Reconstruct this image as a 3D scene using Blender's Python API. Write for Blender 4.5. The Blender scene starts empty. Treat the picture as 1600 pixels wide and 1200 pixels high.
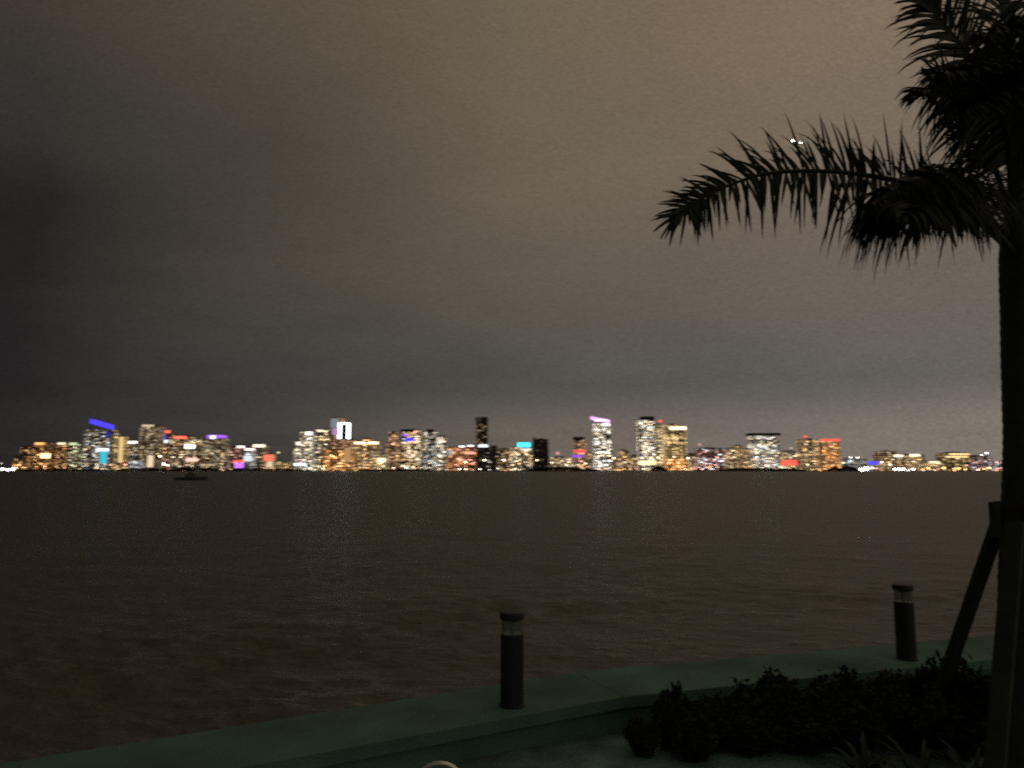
import bpy, bmesh, math, random
from mathutils import Vector, Matrix, noise
random.seed(7)
R = math.radians
scn = bpy.context.scene
COL = scn.collection

# ------------------------------------------------------------------ camera
F = 1164.0                                  # focal length in pixels of the 1600 wide photograph
PITCH = math.atan(135.0 / F)
CAP_Z, GROUND_Z = 1.30, 1.00
HC = CAP_Z + 1.98
CP, SP = math.cos(PITCH), math.sin(PITCH)

def ray(px, py):
    a = (px - 800) / F; b = -(py - 600) / F
    return Vector((a, CP - b * SP, SP + b * CP))
def at(px, py, Y):
    r = ray(px, py); return Vector((0, 0, HC)) + r * (Y / r.y)
def hit(px, py, z):
    r = ray(px, py); return Vector((0, 0, HC)) + r * ((z - HC) / r.z)

cam_d = bpy.data.cameras.new('camera'); cam = bpy.data.objects.new('camera', cam_d); COL.objects.link(cam)
cam.location = (0, 0, HC); cam.rotation_euler = (math.pi / 2 + PITCH, 0, 0)
cam_d.sensor_fit = 'HORIZONTAL'; cam_d.sensor_width = 36.0; cam_d.lens = 36.0 * F / 1600
cam_d.clip_start = 0.05; cam_d.clip_end = 20000
cam_d.dof.use_dof = True; cam_d.dof.focus_distance = 1.9
cam_d.dof.aperture_fstop = (cam_d.lens / 1000) / 0.0044   # small pupil, focused too near: the far lights go soft
cam_d.dof.aperture_ratio = 0.40
scn.camera = cam
scn.render.engine = 'CYCLES'
scn.render.resolution_x, scn.render.resolution_y = 1024, 768
scn.view_settings.view_transform = 'Standard'; scn.view_settings.look = 'None'
scn.view_settings.exposure = 0; scn.view_settings.gamma = 1
cy = scn.cycles
cy.use_denoising = False
cy.sample_clamp_indirect = .075
cy.max_bounces = 5; cy.transparent_max_bounces = 12

# ------------------------------------------------------------------ helpers
def lin(c):
    return tuple(((v / 255) / 12.92 if v <= 10 else (((v / 255) + .055) / 1.055) ** 2.4) for v in c)

class NT:
    def __init__(s, tree): s.t = tree; s.n = tree.nodes; s.l = tree.links
    def new(s, typ, **kw):
        nd = s.n.new(typ)
        for k, v in kw.items(): setattr(nd, k, v)
        return nd
    def put(s, sock, v):
        if isinstance(v, bpy.types.NodeSocket): s.l.new(v, sock)
        elif v is not None: sock.default_value = v
    def math(s, op, a, b=None, c=None, clamp=False):
        nd = s.new('ShaderNodeMath', operation=op, use_clamp=clamp)
        s.put(nd.inputs[0], a)
        if b is not None: s.put(nd.inputs[1], b)
        if c is not None: s.put(nd.inputs[2], c)
        return nd.outputs[0]
    def mix(s, f, a, b, mode='MIX'):
        nd = s.new('ShaderNodeMix', data_type='RGBA', blend_type=mode)
        s.put(nd.inputs[0], f); s.put(nd.inputs[6], a); s.put(nd.inputs[7], b)
        return nd.outputs[2]
    def noise(s, vec, scale, detail=4, rough=.55, dim='3D'):
        nd = s.new('ShaderNodeTexNoise', noise_dimensions=dim)
        s.put(nd.inputs['Vector'], vec); nd.inputs['Scale'].default_value = scale
        nd.inputs['Detail'].default_value = detail; nd.inputs['Roughness'].default_value = rough
        return nd.outputs['Fac']
    def ramp(s, f, stops):
        nd = s.new('ShaderNodeValToRGB'); s.put(nd.inputs[0], f)
        e = nd.color_ramp.elements
        while len(e) < len(stops): e.new(.5)
        for el, (p, c) in zip(e, stops): el.position = p; el.color = (*c, 1) if len(c) == 3 else c
        return nd.outputs[0]
    def rng(s, v, a, b, c=0., d=1., smooth=False):
        nd = s.new('ShaderNodeMapRange', interpolation_type='SMOOTHSTEP' if smooth else 'LINEAR')
        s.put(nd.inputs[0], v)
        for i, x in zip((1, 2, 3, 4), (a, b, c, d)): nd.inputs[i].default_value = x
        return nd.outputs[0]

def mat(name):
    m = bpy.data.materials.new(name); m.use_nodes = True
    t = NT(m.node_tree); b = m.node_tree.nodes['Principled BSDF']
    return m, t, b

def simple(name, base, rough=.7, var=.25, scale=6., bump=.2, bscale=40., metal=0., bdist=.01):
    """principled surface whose colour and height vary with noise"""
    m, t, b = mat(name)
    co = t.new('ShaderNodeTexCoord').outputs['Object']
    n = t.noise(co, scale, 5)
    lo = tuple(c * (1 - var) for c in base); hi = tuple(min(1, c * (1 + var)) for c in base)
    t.put(b.inputs['Base Color'], t.ramp(n, [(.3, lo), (.7, hi)]))
    b.inputs['Roughness'].default_value = rough; b.inputs['Metallic'].default_value = metal
    if bump:
        bp = t.new('ShaderNodeBump'); bp.inputs['Strength'].default_value = bump; bp.inputs['Distance'].default_value = bdist
        t.put(bp.inputs['Height'], t.noise(co, bscale, 4)); t.put(b.inputs['Normal'], bp.outputs[0])
    return m

def emitter(name, col, strength):
    m, t, b = mat(name)
    b.inputs['Base Color'].default_value = (*[.2 + .5 * c for c in col], 1)
    b.inputs['Emission Color'].default_value = (*col, 1); b.inputs['Emission Strength'].default_value = strength
    m.cycles.emission_sampling = 'FRONT' if strength > 1.5 else 'NONE'
    return m

def link(name, me, m=None, parent=None, loc=None, kind=None):
    o = bpy.data.objects.new(name, me); COL.objects.link(o)
    if m is not None:
        for mm in (m if isinstance(m, (list, tuple)) else [m]): me.materials.append(mm)
    if parent: o.parent = parent
    if loc is not None: o.location = loc
    if kind: o['kind'] = kind
    return o
def bm_obj(name, bm, m=None, parent=None, loc=None, kind=None, smooth=False):
    me = bpy.data.meshes.new(name); bm.to_mesh(me); bm.free()
    if smooth: me.shade_smooth()
    return link(name, me, m, parent, loc, kind)
def py_obj(name, v, f, m=None, parent=None, loc=None, kind=None, smooth=False):
    me = bpy.data.meshes.new(name); me.from_pydata(v, [], f); me.update()
    if smooth: me.shade_smooth()
    return link(name, me, m, parent, loc, kind)
def thing(name, label, cat, loc=(0, 0, 0), group=None, rotz=0):
    o = bpy.data.objects.new(name, None); COL.objects.link(o); o.location = loc; o.rotation_euler = (0, 0, rotz)
    o.empty_display_size = .2
    return tag(o, label, cat, group)
def tag(o, label, cat, group=None):
    o['label'] = label; o['category'] = cat; o['kind'] = 'thing'
    if group: o['group'] = group
    return o

def add_box(bm, x0, x1, y0, y1, z0, z1):
    v = [bm.verts.new(p) for p in ((x0,y0,z0),(x1,y0,z0),(x1,y1,z0),(x0,y1,z0),(x0,y0,z1),(x1,y0,z1),(x1,y1,z1),(x0,y1,z1))]
    for f in ((0,3,2,1),(4,5,6,7),(0,1,5,4),(1,2,6,5),(2,3,7,6),(3,0,4,7)): bm.faces.new([v[i] for i in f])
def box(name, x0, x1, y0, y1, z0, z1, m, parent=None):
    bm = bmesh.new(); add_box(bm, x0, x1, y0, y1, z0, z1); return bm_obj(name, bm, m, parent)
def add_lathe(bm, prof, n=32, c=(0, 0)):
    rings = []
    for r, z in prof:
        rings.append([bm.verts.new((c[0] + r*math.cos(2*math.pi*i/n), c[1] + r*math.sin(2*math.pi*i/n), z)) for i in range(n)])
    for a, b in zip(rings, rings[1:]):
        for i in range(n): bm.faces.new((a[i], a[(i+1) % n], b[(i+1) % n], b[i]))
    bm.faces.new(list(reversed(rings[0]))); bm.faces.new(rings[-1])
def catmull(P, n):
    P = [P[0] + (P[0] - P[1])] + list(P) + [P[-1] + (P[-1] - P[-2])]
    out = []
    seg = len(P) - 3
    for k in range(n + 1):
        u = k / n * seg; i = min(int(u), seg - 1); t = u - i
        a, b, c, d = P[i], P[i+1], P[i+2], P[i+3]
        out.append(.5 * ((2*b) + (c - a)*t + (2*a - 5*b + 4*c - d)*t*t + (3*b - a - 3*c + d)*t**3))
    return out
def add_tube(bm, pts, rad, n=8):
    rings = []
    up = Vector((.13, .21, 1)).normalized()
    for i, p in enumerate(pts):
        T = (pts[min(i+1, len(pts)-1)] - pts[max(i-1, 0)]).normalized()
        a = T.cross(up)
        if a.length < .1: a = T.cross(Vector((1, 0, 0)))
        a.normalize(); b = T.cross(a)
        r = rad[i] if isinstance(rad, (list, tuple)) else rad
        rings.append([bm.verts.new(p + (a*math.cos(2*math.pi*k/n) + b*math.sin(2*math.pi*k/n))*r) for k in range(n)])
    for A, B in zip(rings, rings[1:]):
        for k in range(n): bm.faces.new((A[k], A[(k+1) % n], B[(k+1) % n], B[k]))
    bm.faces.new(list(reversed(rings[0]))); bm.faces.new(rings[-1])

# ------------------------------------------------------------------ night sky: low cloud lit by the city
w = bpy.data.worlds.new('World'); scn.world = w; w.use_nodes = True
t = NT(w.node_tree); bg = w.node_tree.nodes['Background']; outw = w.node_tree.nodes['World Output']
SUN_EL, SUN_AZ = R(38), R(200)
sky = t.new('ShaderNodeTexSky', sky_type='NISHITA', sun_disc=False, sun_elevation=R(-8), sun_rotation=SUN_AZ)
t.put(bg.inputs['Color'], sky.outputs[0]); bg.inputs['Strength'].default_value = .05
gen = t.new('ShaderNodeTexCoord').outputs['Generated']
nrm = t.new('ShaderNodeVectorMath', operation='NORMALIZE'); t.put(nrm.inputs[0], gen)
sp = t.new('ShaderNodeSeparateXYZ'); t.put(sp.inputs[0], nrm.outputs[0])
x, y, z = sp.outputs
# flat cloud deck: directions projected on a plane overhead, so the cloud is stretched towards the horizon
den = t.math('ADD', t.math('MAXIMUM', z, 0.), .16)
cmb = t.new('ShaderNodeCombineXYZ'); t.put(cmb.inputs[0], t.math('DIVIDE', x, den)); t.put(cmb.inputs[1], t.math('DIVIDE', y, den))
cl = t.noise(cmb.outputs[0], .85, 7, .52)
cl2 = t.noise(cmb.outputs[0], 2.6, 9, .6)
sky_grain = t.math('SUBTRACT', t.noise(nrm.outputs[0], 420., 2, .8), .5)      # film-like grain added into the sky brightness
cld = t.math('SUBTRACT', cl, .5)
cld2 = t.math('SUBTRACT', cl2, .5)
hor = t.math('SQRT', t.math('MAXIMUM', t.math('SUBTRACT', 1., t.math('MULTIPLY', z, z)), .001))
s = t.math('DIVIDE', x, hor)
s = t.math('ADD', s, t.math('MULTIPLY', cld, .20))
fac = t.math('DIVIDE', t.math('ADD', s, .7), 1.4)
zz = t.math('ADD', z, t.math('MULTIPLY', cld, .05))
pos = (.095, .268, .5, .732, .904)
rows = [(.045, [(42,39,38),(62,59,57),(106,98,89),(118,110,102),(130,121,112)]),
        (.115,[(36,34,34),(63,61,58),(81,78,73),(94,90,85),(103,98,92)]),
        (.266,[(37,35,34),(75,69,61),(96,88,77),(107,98,87),(112,103,93)]),
        (.392,[(53,50,47),(72,66,58),(104,94,80),(116,103,88),(121,108,94)]),
        (.537,[(68,60,51),(88,79,67),(109,97,80),(121,105,88),(127,111,93)])]
prev = None; pz = None
for zc, cs in rows:
    c = t.ramp(fac, [(p, lin(k)) for p, k in zip(pos, cs)])
    if prev is None: prev = c
    else: prev = t.mix(t.rng(zz, pz, zc, smooth=True), prev, c)
    pz = zc
amp = t.math('ADD', 1., t.math('ADD', t.math('MULTIPLY', cld, .22), t.math('ADD', t.math('MULTIPLY', cld2, .20), t.math('MULTIPLY', sky_grain, 1.0))))
cmul = t.new('ShaderNodeVectorMath', operation='SCALE'); t.put(cmul.inputs[0], prev); t.put(cmul.inputs['Scale'], amp)
bg2 = t.new('ShaderNodeBackground'); t.put(bg2.inputs['Color'], cmul.outputs[0]); bg2.inputs['Strength'].default_value = 1.0
ads = t.new('ShaderNodeAddShader'); t.put(ads.inputs[0], bg.outputs[0]); t.put(ads.inputs[1], bg2.outputs[0])
t.put(outw.inputs['Surface'], ads.outputs[0])

sun_d = bpy.data.lights.new('added_fill', 'SUN'); sun_d.energy = .012; sun_d.angle = R(12); sun_d.color = (1, .95, .86)  # weak fill lamp added for the foreground, no moon behind it
sun = bpy.data.objects.new('added_fill', sun_d); COL.objects.link(sun)
sun.rotation_euler = (R(90) - SUN_EL, 0, math.pi - SUN_AZ + math.pi); sun.location = (-10, -20, 30)

# ------------------------------------------------------------------ water
m_water, t, b = mat('bay_water')
b.inputs['Base Color'].default_value = (.090, .086, .060, 1); b.inputs['Roughness'].default_value = .41; b.inputs['IOR'].default_value = 1.33
geo = t.new('ShaderNodeNewGeometry').outputs['Position']
mp = t.new('ShaderNodeMapping'); mp.inputs['Scale'].default_value = (.55, 1.0, 1.0); mp.inputs['Rotation'].default_value = (0, 0, R(-12)); t.put(mp.inputs[0], geo)
h1 = t.noise(mp.outputs[0], 1.9, 5, .62); h2 = t.noise(mp.outputs[0], .3, 3, .5); h3 = t.noise(mp.outputs[0], 6.0, 3, .6)
ht = t.math('ADD', t.math('MULTIPLY', h1, .24), t.math('ADD', t.math('MULTIPLY', h2, .16), t.math('MULTIPLY', h3, .07)))
bp = t.new('ShaderNodeBump'); bp.inputs['Strength'].default_value = .95; bp.inputs['Distance'].default_value = 1.0
t.put(bp.inputs['Height'], ht); t.put(b.inputs['Normal'], bp.outputs[0])

def wave(x, y, r):
    p = Vector((x * .55 + y * .12, y, 0))
    f1 = max(0, 1 - r / 160); f2 = max(0, 1 - r / 45)
    h = .05 * noise.noise(p * .5) * f1
    if f2 > 0:
        q = noise.noise(p * 1.7 + Vector((5, 0, 0))); g = max(0, noise.noise(p * .22 + Vector((0, 0, 7))) + .35)
        h += (.20 * (1 - abs(q) * 2.4) - .07) * f2 * g
        h += .05 * noise.noise(p * 3.2 + Vector((0, 9, 0))) * f2
    return h
radii = [4.5]
while radii[-1] < 160: radii.append(radii[-1] * 1.0125)
while radii[-1] < 15000: radii.append(radii[-1] * 1.08)
NA = 460; A0, A1 = R(-100), R(100)
vs = []; fs = []
for i, r in enumerate(radii):
    for k in range(NA + 1):
        a = A0 + (A1 - A0) * k / NA
        X, Y = r * math.sin(a), r * math.cos(a)
        vs.append((X, Y, wave(X, Y, r) - .04))
for i in range(len(radii) - 1):
    for k in range(NA):
        a = i * (NA + 1) + k; fs.append((a, a + NA + 1, a + NA + 2, a + 1))
py_obj('water', vs, fs, m_water, kind='structure', smooth=True)

# ------------------------------------------------------------------ garden ground and sea wall
WA = hit(0, 1193, CAP_Z); WV = hit(900, 1050, CAP_Z); WB = hit(1560, 992, CAP_Z)     # outer edge: it bends at WV
for p_ in (WA, WV, WB): p_.z = 0
DA = (WV - WA).normalized(); DB = (WB - WV).normalized()
NA_ = Vector((DA.y, -DA.x, 0)); NB_ = Vector((DB.y, -DB.x, 0))                       # point back to the garden
MIT = (NA_ + NB_)/(1 + NA_.dot(NB_))
pn = hit(872, 1108, CAP_Z); pn.z = 0
wid = (pn - WV).dot(NA_)
def wpt(u, e):
    """point u metres along the wall from the bend, e metres in from its outer edge"""
    if u == 0: return WV + MIT*e
    return WV + (DA if u < 0 else DB)*u + (NA_ if u < 0 else NB_)*e
m_cap = simple('sea_wall_concrete_green_light', (.080, .185, .145), .85, .42, 1.1, .6, 40, bdist=.02)  # greenish cast of the light put into the concrete colour
m_ground = simple('garden_soil_green_light', (.115, .225, .215), .95, .55, 2.6, .9, 26, bdist=.03)  # soil colour carries the same greenish light cast
def strip(name, e0, e1, lo, hi, m, parent=None, a=-60, c=60, bev=.012):
    bm = bmesh.new()
    P = []
    for u, v, zz in ((a,e0,lo),(c,e0,lo),(c,e1,lo),(a,e1,lo),(a,e0,hi),(c,e0,hi),(c,e1,hi),(a,e1,hi)):
        q = wpt(u, v); P.append(bm.verts.new((q.x, q.y, zz)))
    for f in ((0,3,2,1),(4,5,6,7),(0,1,5,4),(1,2,6,5),(2,3,7,6),(3,0,4,7)): bm.faces.new([P[i] for i in f])
    bmesh.ops.recalc_face_normals(bm, faces=bm.faces)
    if bev: bmesh.ops.bevel(bm, geom=bm.edges[:], offset=bev, segments=2, affect='EDGES')
    return bm_obj(name, bm, m, parent)
swall = thing('sea_wall', 'long low concrete sea wall in greenish light along the edge of the dark bay', 'sea wall', (WV.x, WV.y, 0))
def reparent(o, root):
    o.parent = root; o.matrix_parent_inverse = Matrix.Translation(-root.location); return o
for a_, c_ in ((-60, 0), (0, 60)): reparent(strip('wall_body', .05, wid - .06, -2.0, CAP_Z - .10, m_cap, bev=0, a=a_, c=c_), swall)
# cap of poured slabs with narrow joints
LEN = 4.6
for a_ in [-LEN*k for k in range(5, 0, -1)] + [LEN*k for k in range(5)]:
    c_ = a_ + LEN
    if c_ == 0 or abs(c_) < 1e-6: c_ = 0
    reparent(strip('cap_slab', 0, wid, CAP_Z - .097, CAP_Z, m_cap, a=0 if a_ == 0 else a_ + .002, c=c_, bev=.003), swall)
# ground: one sheet behind the wall, gently uneven
bm = bmesh.new(); NM = (NA_ + NB_).normalized()
us = [-60, -40, -25, -15, -10] + [-8 + .16*i for i in range(151) if i != 50] + [18, 22, 30, 45, 60]
vs_ = [wid - .3 + .16*i for i in range(44)] + [8.5, 12, 20, 40]
grid = []
for v in vs_:
    row = []
    for u in us:
        q = wpt(u, 0) + NM*v if u else WV + NM*v
        hgt = .05*noise.noise(Vector((q.x*.9, q.y*.9, 0))) + .022*noise.noise(Vector((q.x*4, q.y*4, 3)))
        row.append(bm.verts.new((q.x, q.y, GROUND_Z + hgt)))
    grid.append(row)
for a, c in zip(grid, grid[1:]):
    for i in range(len(us) - 1): bm.faces.new((a[i], c[i], c[i+1], a[i+1]))
bmesh.ops.recalc_face_normals(bm, faces=bm.faces)
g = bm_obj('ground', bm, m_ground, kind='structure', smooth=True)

# ------------------------------------------------------------------ bollard lights on the wall
m_bol = simple('bollard_black_metal', (.012, .014, .013), .55, .3, 8, .1, 60)
m_lens, t, b = mat('bollard_clear_lens')
b.inputs['Base Color'].default_value = (.40, .44, .40, 1); b.inputs['Roughness'].default_value = .35; b.inputs['IOR'].default_value = 1.05
b.inputs['Transmission Weight'].default_value = .75
m_refl = simple('bollard_reflector', (.55, .58, .54), .35, .1, 8, 0, metal=.6)
def bollard(px, py, label, ytop, hh=None):
    p = hit(px, py, CAP_Z)
    H = at(px, ytop, p.y).z - CAP_Z if hh is None else hh
    root = thing('bollard_light', label, 'bollard light', p, 'bollard lights on the sea wall')
    r = .099
    bm = bmesh.new(); add_lathe(bm, [(r*1.12, 0), (r*1.12, .012), (r*1.02, .018)], 40); bm_obj('base_plate', bm, m_bol, root)
    bm = bmesh.new(); add_lathe(bm, [(r, .0185), (r, H - .195), (r*.96, H - .185)], 40); bm_obj('post', bm, m_bol, root)
    bm = bmesh.new(); add_lathe(bm, [(r*.90, H - .184), (r*.90, H - .066)], 40); bm_obj('lens', bm, m_lens, root, smooth=False)
    bm = bmesh.new(); add_lathe(bm, [(r*.10, H - .183), (r*.16, H - .16), (r*.2, H - .12), (r*.3, H - .09), (r*.7, H - .067)], 24); bm_obj('reflector', bm, m_refl, root)
    bm = bmesh.new(); add_lathe(bm, [(r*.98, H - .065), (r*1.06, H - .058), (r*1.06, H - .018), (r*.96, H - .004), (r*.5, H)], 40); bm_obj('lid', bm, m_bol, root)
    for k in range(3):
        a = 2*math.pi*k/3 + .5
        bm = bmesh.new(); add_lathe(bm, [(.0025, H - .186), (.0025, H - .062)], 8, (r*.8*math.cos(a), r*.8*math.sin(a))); bm_obj('strut', bm, m_bol, root)
    return root, p, H
_, pb1, HB = bollard(800, 1102, 'unlit black bollard light standing alone on the bare middle of the sea wall', 955)
q = at(1417, 1030, 1); q = Vector((0, 0, 0))
# second one: same height, so its foot is where its top pixel puts it
rr = ray(1417, 912); zt = CAP_Z + HB; pt = Vector((0, 0, HC)) + rr * ((zt - HC) / rr.z)
py2 = None
for k in range(200):
    yy = 980 + k * .5
    if hit(1417, yy, CAP_Z).y < pt.y: py2 = yy; break
bollard(1417, py2, 'unlit black bollard light on the sea wall behind the shrubs, beside the palm brace', 912, HB)

# ------------------------------------------------------------------ palm tree
PD = 5.65; PS = 5.65/5.95
trunk_x = at(1605, 815, PD).x
palm = thing('palm_tree', 'dark palm tree with long drooping fronds at the right edge by the sea wall', 'palm tree', (trunk_x, PD, GROUND_Z))
palm_inv = Matrix.Translation(-palm.location)
m_bark = simple('palm_bark', (.034, .040, .026), .9, .35, 5, .8, 18, bdist=.02)
m_shaft = simple('palm_crownshaft', (.05, .075, .03), .6, .3, 4, .3, 20)
m_frond, t, b = mat('palm_leaf')
co = t.new('ShaderNodeTexCoord').outputs['Object']
t.put(b.inputs['Base Color'], t.ramp(t.noise(co, 3.0, 4), [(.3, (.009, .018, .008)), (.7, (.02, .034, .013))]))
b.inputs['Roughness'].default_value = .5
b.inputs['Specular IOR Level'].default_value = .25
z_crown = at(1590, 415, PD).z - GROUND_Z
axis = catmull([at(1600, 1212, PD), at(1602, 1000, PD), at(1605, 850, PD), at(1609, 700, PD), at(1605, 560, PD), at(1601, 408, PD)], 120)
rad_ = []
for i, p_ in enumerate(axis):
    k = i/120; zz = p_.z - GROUND_Z
    r = .182 - .012*k + .05*math.exp(-max(0, zz)/.2) + .004*math.exp(-((k - .99)/.10)**2)
    rad_.append(r + .0025*math.sin(zz*2*math.pi/.085) + .006*noise.noise(Vector((0, 0, zz*3))))
bm = bmesh.new(); add_tube(bm, axis, rad_, 36)
o = bm_obj('trunk', bm, m_bark, smooth=True); o.parent = palm; o.matrix_parent_inverse = palm_inv
c0 = axis[-1]; up_ = (axis[-1] - axis[-6]).normalized()
bm = bmesh.new(); add_tube(bm, [c0 + up_*q_ for q_ in (.002, .2, .5, .8, 1.1)], [.175, .16, .12, .075, .02], 24)
o = bm_obj('crownshaft', bm, m_shaft, smooth=True); o.parent = palm; o.matrix_parent_inverse = palm_inv
# strap of battens the braces are nailed to
zs0, zs1 = at(1560, 835, PD).z - GROUND_Z, at(1560, 788, PD).z - GROUND_Z
m_wood = simple('brace_timber', (.030, .046, .022), .85, .35, 7, .4, 30)
m_burlap = simple('burlap', (.028, .028, .02), .95, .3, 20, .5, 120)
bm = bmesh.new(); add_lathe(bm, [(.196, zs0 - .03), (.206, zs0), (.206, zs1 - .02), (.196, zs1 + .01)], 32); wrap = bm_obj('burlap_wrap', bm, m_burlap, palm)
for k in range(5):
    a = 2*math.pi*k/5 + .55
    bm = bmesh.new(); add_box(bm, -.045, .045, -.02, .02, zs0 - .02, zs1 + .015)
    bmesh.ops.rotate(bm, verts=bm.verts, cent=(0, 0, 0), matrix=Matrix.Rotation(a + math.pi/2, 3, 'Z'))
    bmesh.ops.translate(bm, verts=bm.verts, vec=(.227*math.cos(a), .227*math.sin(a), 0))
    bm_obj('batten', bm, m_wood, wrap)

def frond(P, S, lmax, seed, t0=.18, npair=66, width=.030, lift=.25, droop=.55, rach=.028, swing=1.0, ang=(62, 22), up=1.0, tipk=.45):
    """one pinnate leaf: P = rachis control points (world), S = side direction of the blade"""
    rnd = random.Random(seed)
    pts = catmull([Vector(p) for p in P], 60)
    bm = bmesh.new()
    add_tube(bm, pts, [rach*(1 - .88*(i/60)) + .002 for i in range(61)], 7)
    S = Vector(S).normalized()
    for k in range(npair):
        tt = t0 + (1 - t0)*(k + rnd.random()*.7)/npair; tt = min(tt, .995)
        f = tt*60; i = min(int(f), 59); p = pts[i].lerp(pts[i+1], f - i)
        T = (pts[min(i+2, 60)] - pts[max(i-1, 0)]).normalized()
        s0 = (S - T*S.dot(T)).normalized(); nn = s0.cross(T).normalized()
        if nn.z < 0: nn = -nn
        u = (tt - t0)/(1 - t0)
        L = lmax*(.55 + .45*math.sin(math.pi*min(1, u*1.15 + .12)))*(1 - tipk*u**4)
        for sd in (-1, 1):
            if rnd.random() < .05: continue
            A = R(ang[0] + (ang[1] - ang[0])*u + rnd.uniform(-11, 11))
            if u > .93: A *= rnd.uniform(.1, 1)
            d = (T*math.cos(A) + s0*sd*math.sin(A) + nn*(lift + rnd.uniform(-.35, .35))).normalized()
            l = L*(rnd.uniform(.72, 1.08) if npair < 120 or rnd.random() < .6 else rnd.uniform(.3, .75))*(up if sd > 0 else 1); wdt = width*rnd.uniform(.75, 1.15)
            g = droop*rnd.uniform(.5, 1.5)
            q = p.copy(); prevr = None; ns = 6
            for j in range(ns + 1):
                v = j/ns
                dd = (d + Vector((0, 0, -g*v*v*1.3)) + Vector((-.10*swing*v, 0, 0))).normalized()
                if j: q = q + dd*(l/ns)
                side = dd.cross(nn)
                if side.length < .05: side = dd.cross(s0)
                side.normalize(); un = side.cross(dd)
                ww = wdt*.5*(.55 + 1.6*v if v < .28 else 1.0)*(1 - max(0, v - .3)/.7)**.75 + .0008
                ring = [bm.verts.new(q + side*ww + un*ww*.45), bm.verts.new(q), bm.verts.new(q - side*ww + un*ww*.45)]
                if prevr:
                    bm.faces.new((prevr[0], prevr[1], ring[1], ring[0])); bm.faces.new((prevr[1], prevr[2], ring[2], ring[1]))
                prevr = ring
    o = bm_obj('frond', bm, m_frond)
    o.parent = palm; o.matrix_parent_inverse = palm_inv
    return o
def fr(pix, S, lmax, seed, **kw): return frond([at(a_, b_, c_*PS) for a_, b_, c_ in pix], S, lmax, seed, **kw)
B0 = (1592, 408, 5.92)
# the long one reaching left over the water
fr([B0, (1556, 352, 5.8), (1490, 304, 5.65), (1400, 282, 5.55), (1300, 268, 5.5), (1195, 272, 5.45), (1108, 304, 5.4), (1055, 340, 5.38)],
   (0, .30, 1), .68, 1, npair=150, droop=.30, lift=.0, width=.029, t0=.2, ang=(98, 58), swing=.2, up=.82, tipk=.2)
# drooping towards the camera: blades that hang like a curtain
fr([B0, (1552, 366, 5.75), (1500, 322, 5.5), (1445, 298, 5.25), (1395, 300, 5.05), (1358, 326, 4.9)],
   (.25, 1, .05), .74, 2, npair=100, droop=2.6, lift=.0, width=.046, ang=(85, 60), t0=.43, swing=0, tipk=.45)
fr([B0, (1560, 360, 5.8), (1515, 312, 5.55), (1465, 290, 5.4), (1412, 288, 5.25), (1372, 312, 5.15)],
   (.45, 1, .1), .78, 3, npair=100, droop=2.4, lift=.1, width=.046, ang=(85, 55), t0=.45, swing=0, tipk=.5)
fr([B0, (1562, 372, 5.6), (1525, 336, 5.3), (1478, 318, 5.0), (1435, 322, 4.75), (1408, 340, 4.6)],
   (1, .3, .1), .44, 16, npair=90, droop=2.6, lift=.05, width=.042, ang=(80, 55), t0=.48, swing=0, tipk=.7)
fr([B0, (1560, 368, 5.7), (1512, 330, 5.5), (1455, 318, 5.3), (1400, 330, 5.1), (1352, 352, 4.95)],
   (.2, 1, .3), .40, 19, npair=90, droop=1.2, lift=.0, width=.040, ang=(70, 20), t0=.42, swing=0, tipk=.1)
# short one hanging just beside the trunk
fr([B0, (1576, 345, 5.75), (1556, 300, 5.6), (1528, 300, 5.45), (1500, 322, 5.3)],
   (.9, .5, .2), .44, 4, npair=34, droop=1.0, lift=.05, width=.018)
# rising over the camera: the big dark mass at upper right
fr([B0, (1572, 318, 5.8), (1545, 240, 5.6), (1510, 178, 5.3), (1470, 140, 5.0), (1428, 146, 4.75)],
   (.8, .5, .4), .54, 5, npair=92, droop=.8, lift=.1, width=.036, t0=.34, ang=(72, 34))
fr([B0, (1580, 300, 5.7), (1575, 215, 5.4), (1548, 150, 5.05), (1505, 118, 4.7), (1455, 120, 4.4)],
   (.9, .2, .3), .50, 6, npair=92, droop=.9, lift=.1, width=.036, t0=.3, ang=(72, 36))
fr([B0, (1588, 310, 5.9), (1592, 220, 5.75), (1575, 150, 5.6), (1535, 140, 5.4), (1495, 175, 5.2)],
   (1, .3, .1), .54, 7, npair=88, droop=1.0, lift=.1, width=.044, t0=.32, ang=(72, 36))
fr([B0, (1586, 310, 5.8), (1582, 220, 5.5), (1560, 165, 5.2), (1530, 160, 4.9), (1500, 180, 4.6)],
   (1, -.2, .2), .52, 17, npair=88, droop=.9, lift=.1, width=.036, t0=.34, ang=(72, 36))
fr([B0, (1598, 300, 5.9), (1602, 200, 5.7), (1590, 110, 5.4), (1565, 60, 5.1), (1530, 55, 4.8)],
   (1, .1, .2), .54, 18, npair=88, droop=.9, lift=.1, width=.036, t0=.36, ang=(72, 36))
# upright one leaving the top of the picture
fr([B0, (1600, 300, 5.95), (1580, 190, 5.95), (1518, 92, 5.9), (1458, 18, 5.85), (1410, -45, 5.8)],
   (1, .25, .25), .74, 8, npair=92, droop=.55, lift=.1, width=.034, t0=.3, ang=(80, 30))
fr([B0, (1612, 280, 6.1), (1605, 150, 6.2), (1575, 40, 6.3), (1545, -50, 6.35), (1525, -130, 6.4)],
   (1, .4, .1), .70, 9, npair=88, droop=.7, lift=.1, width=.042, t0=.3, ang=(78, 30))
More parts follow.
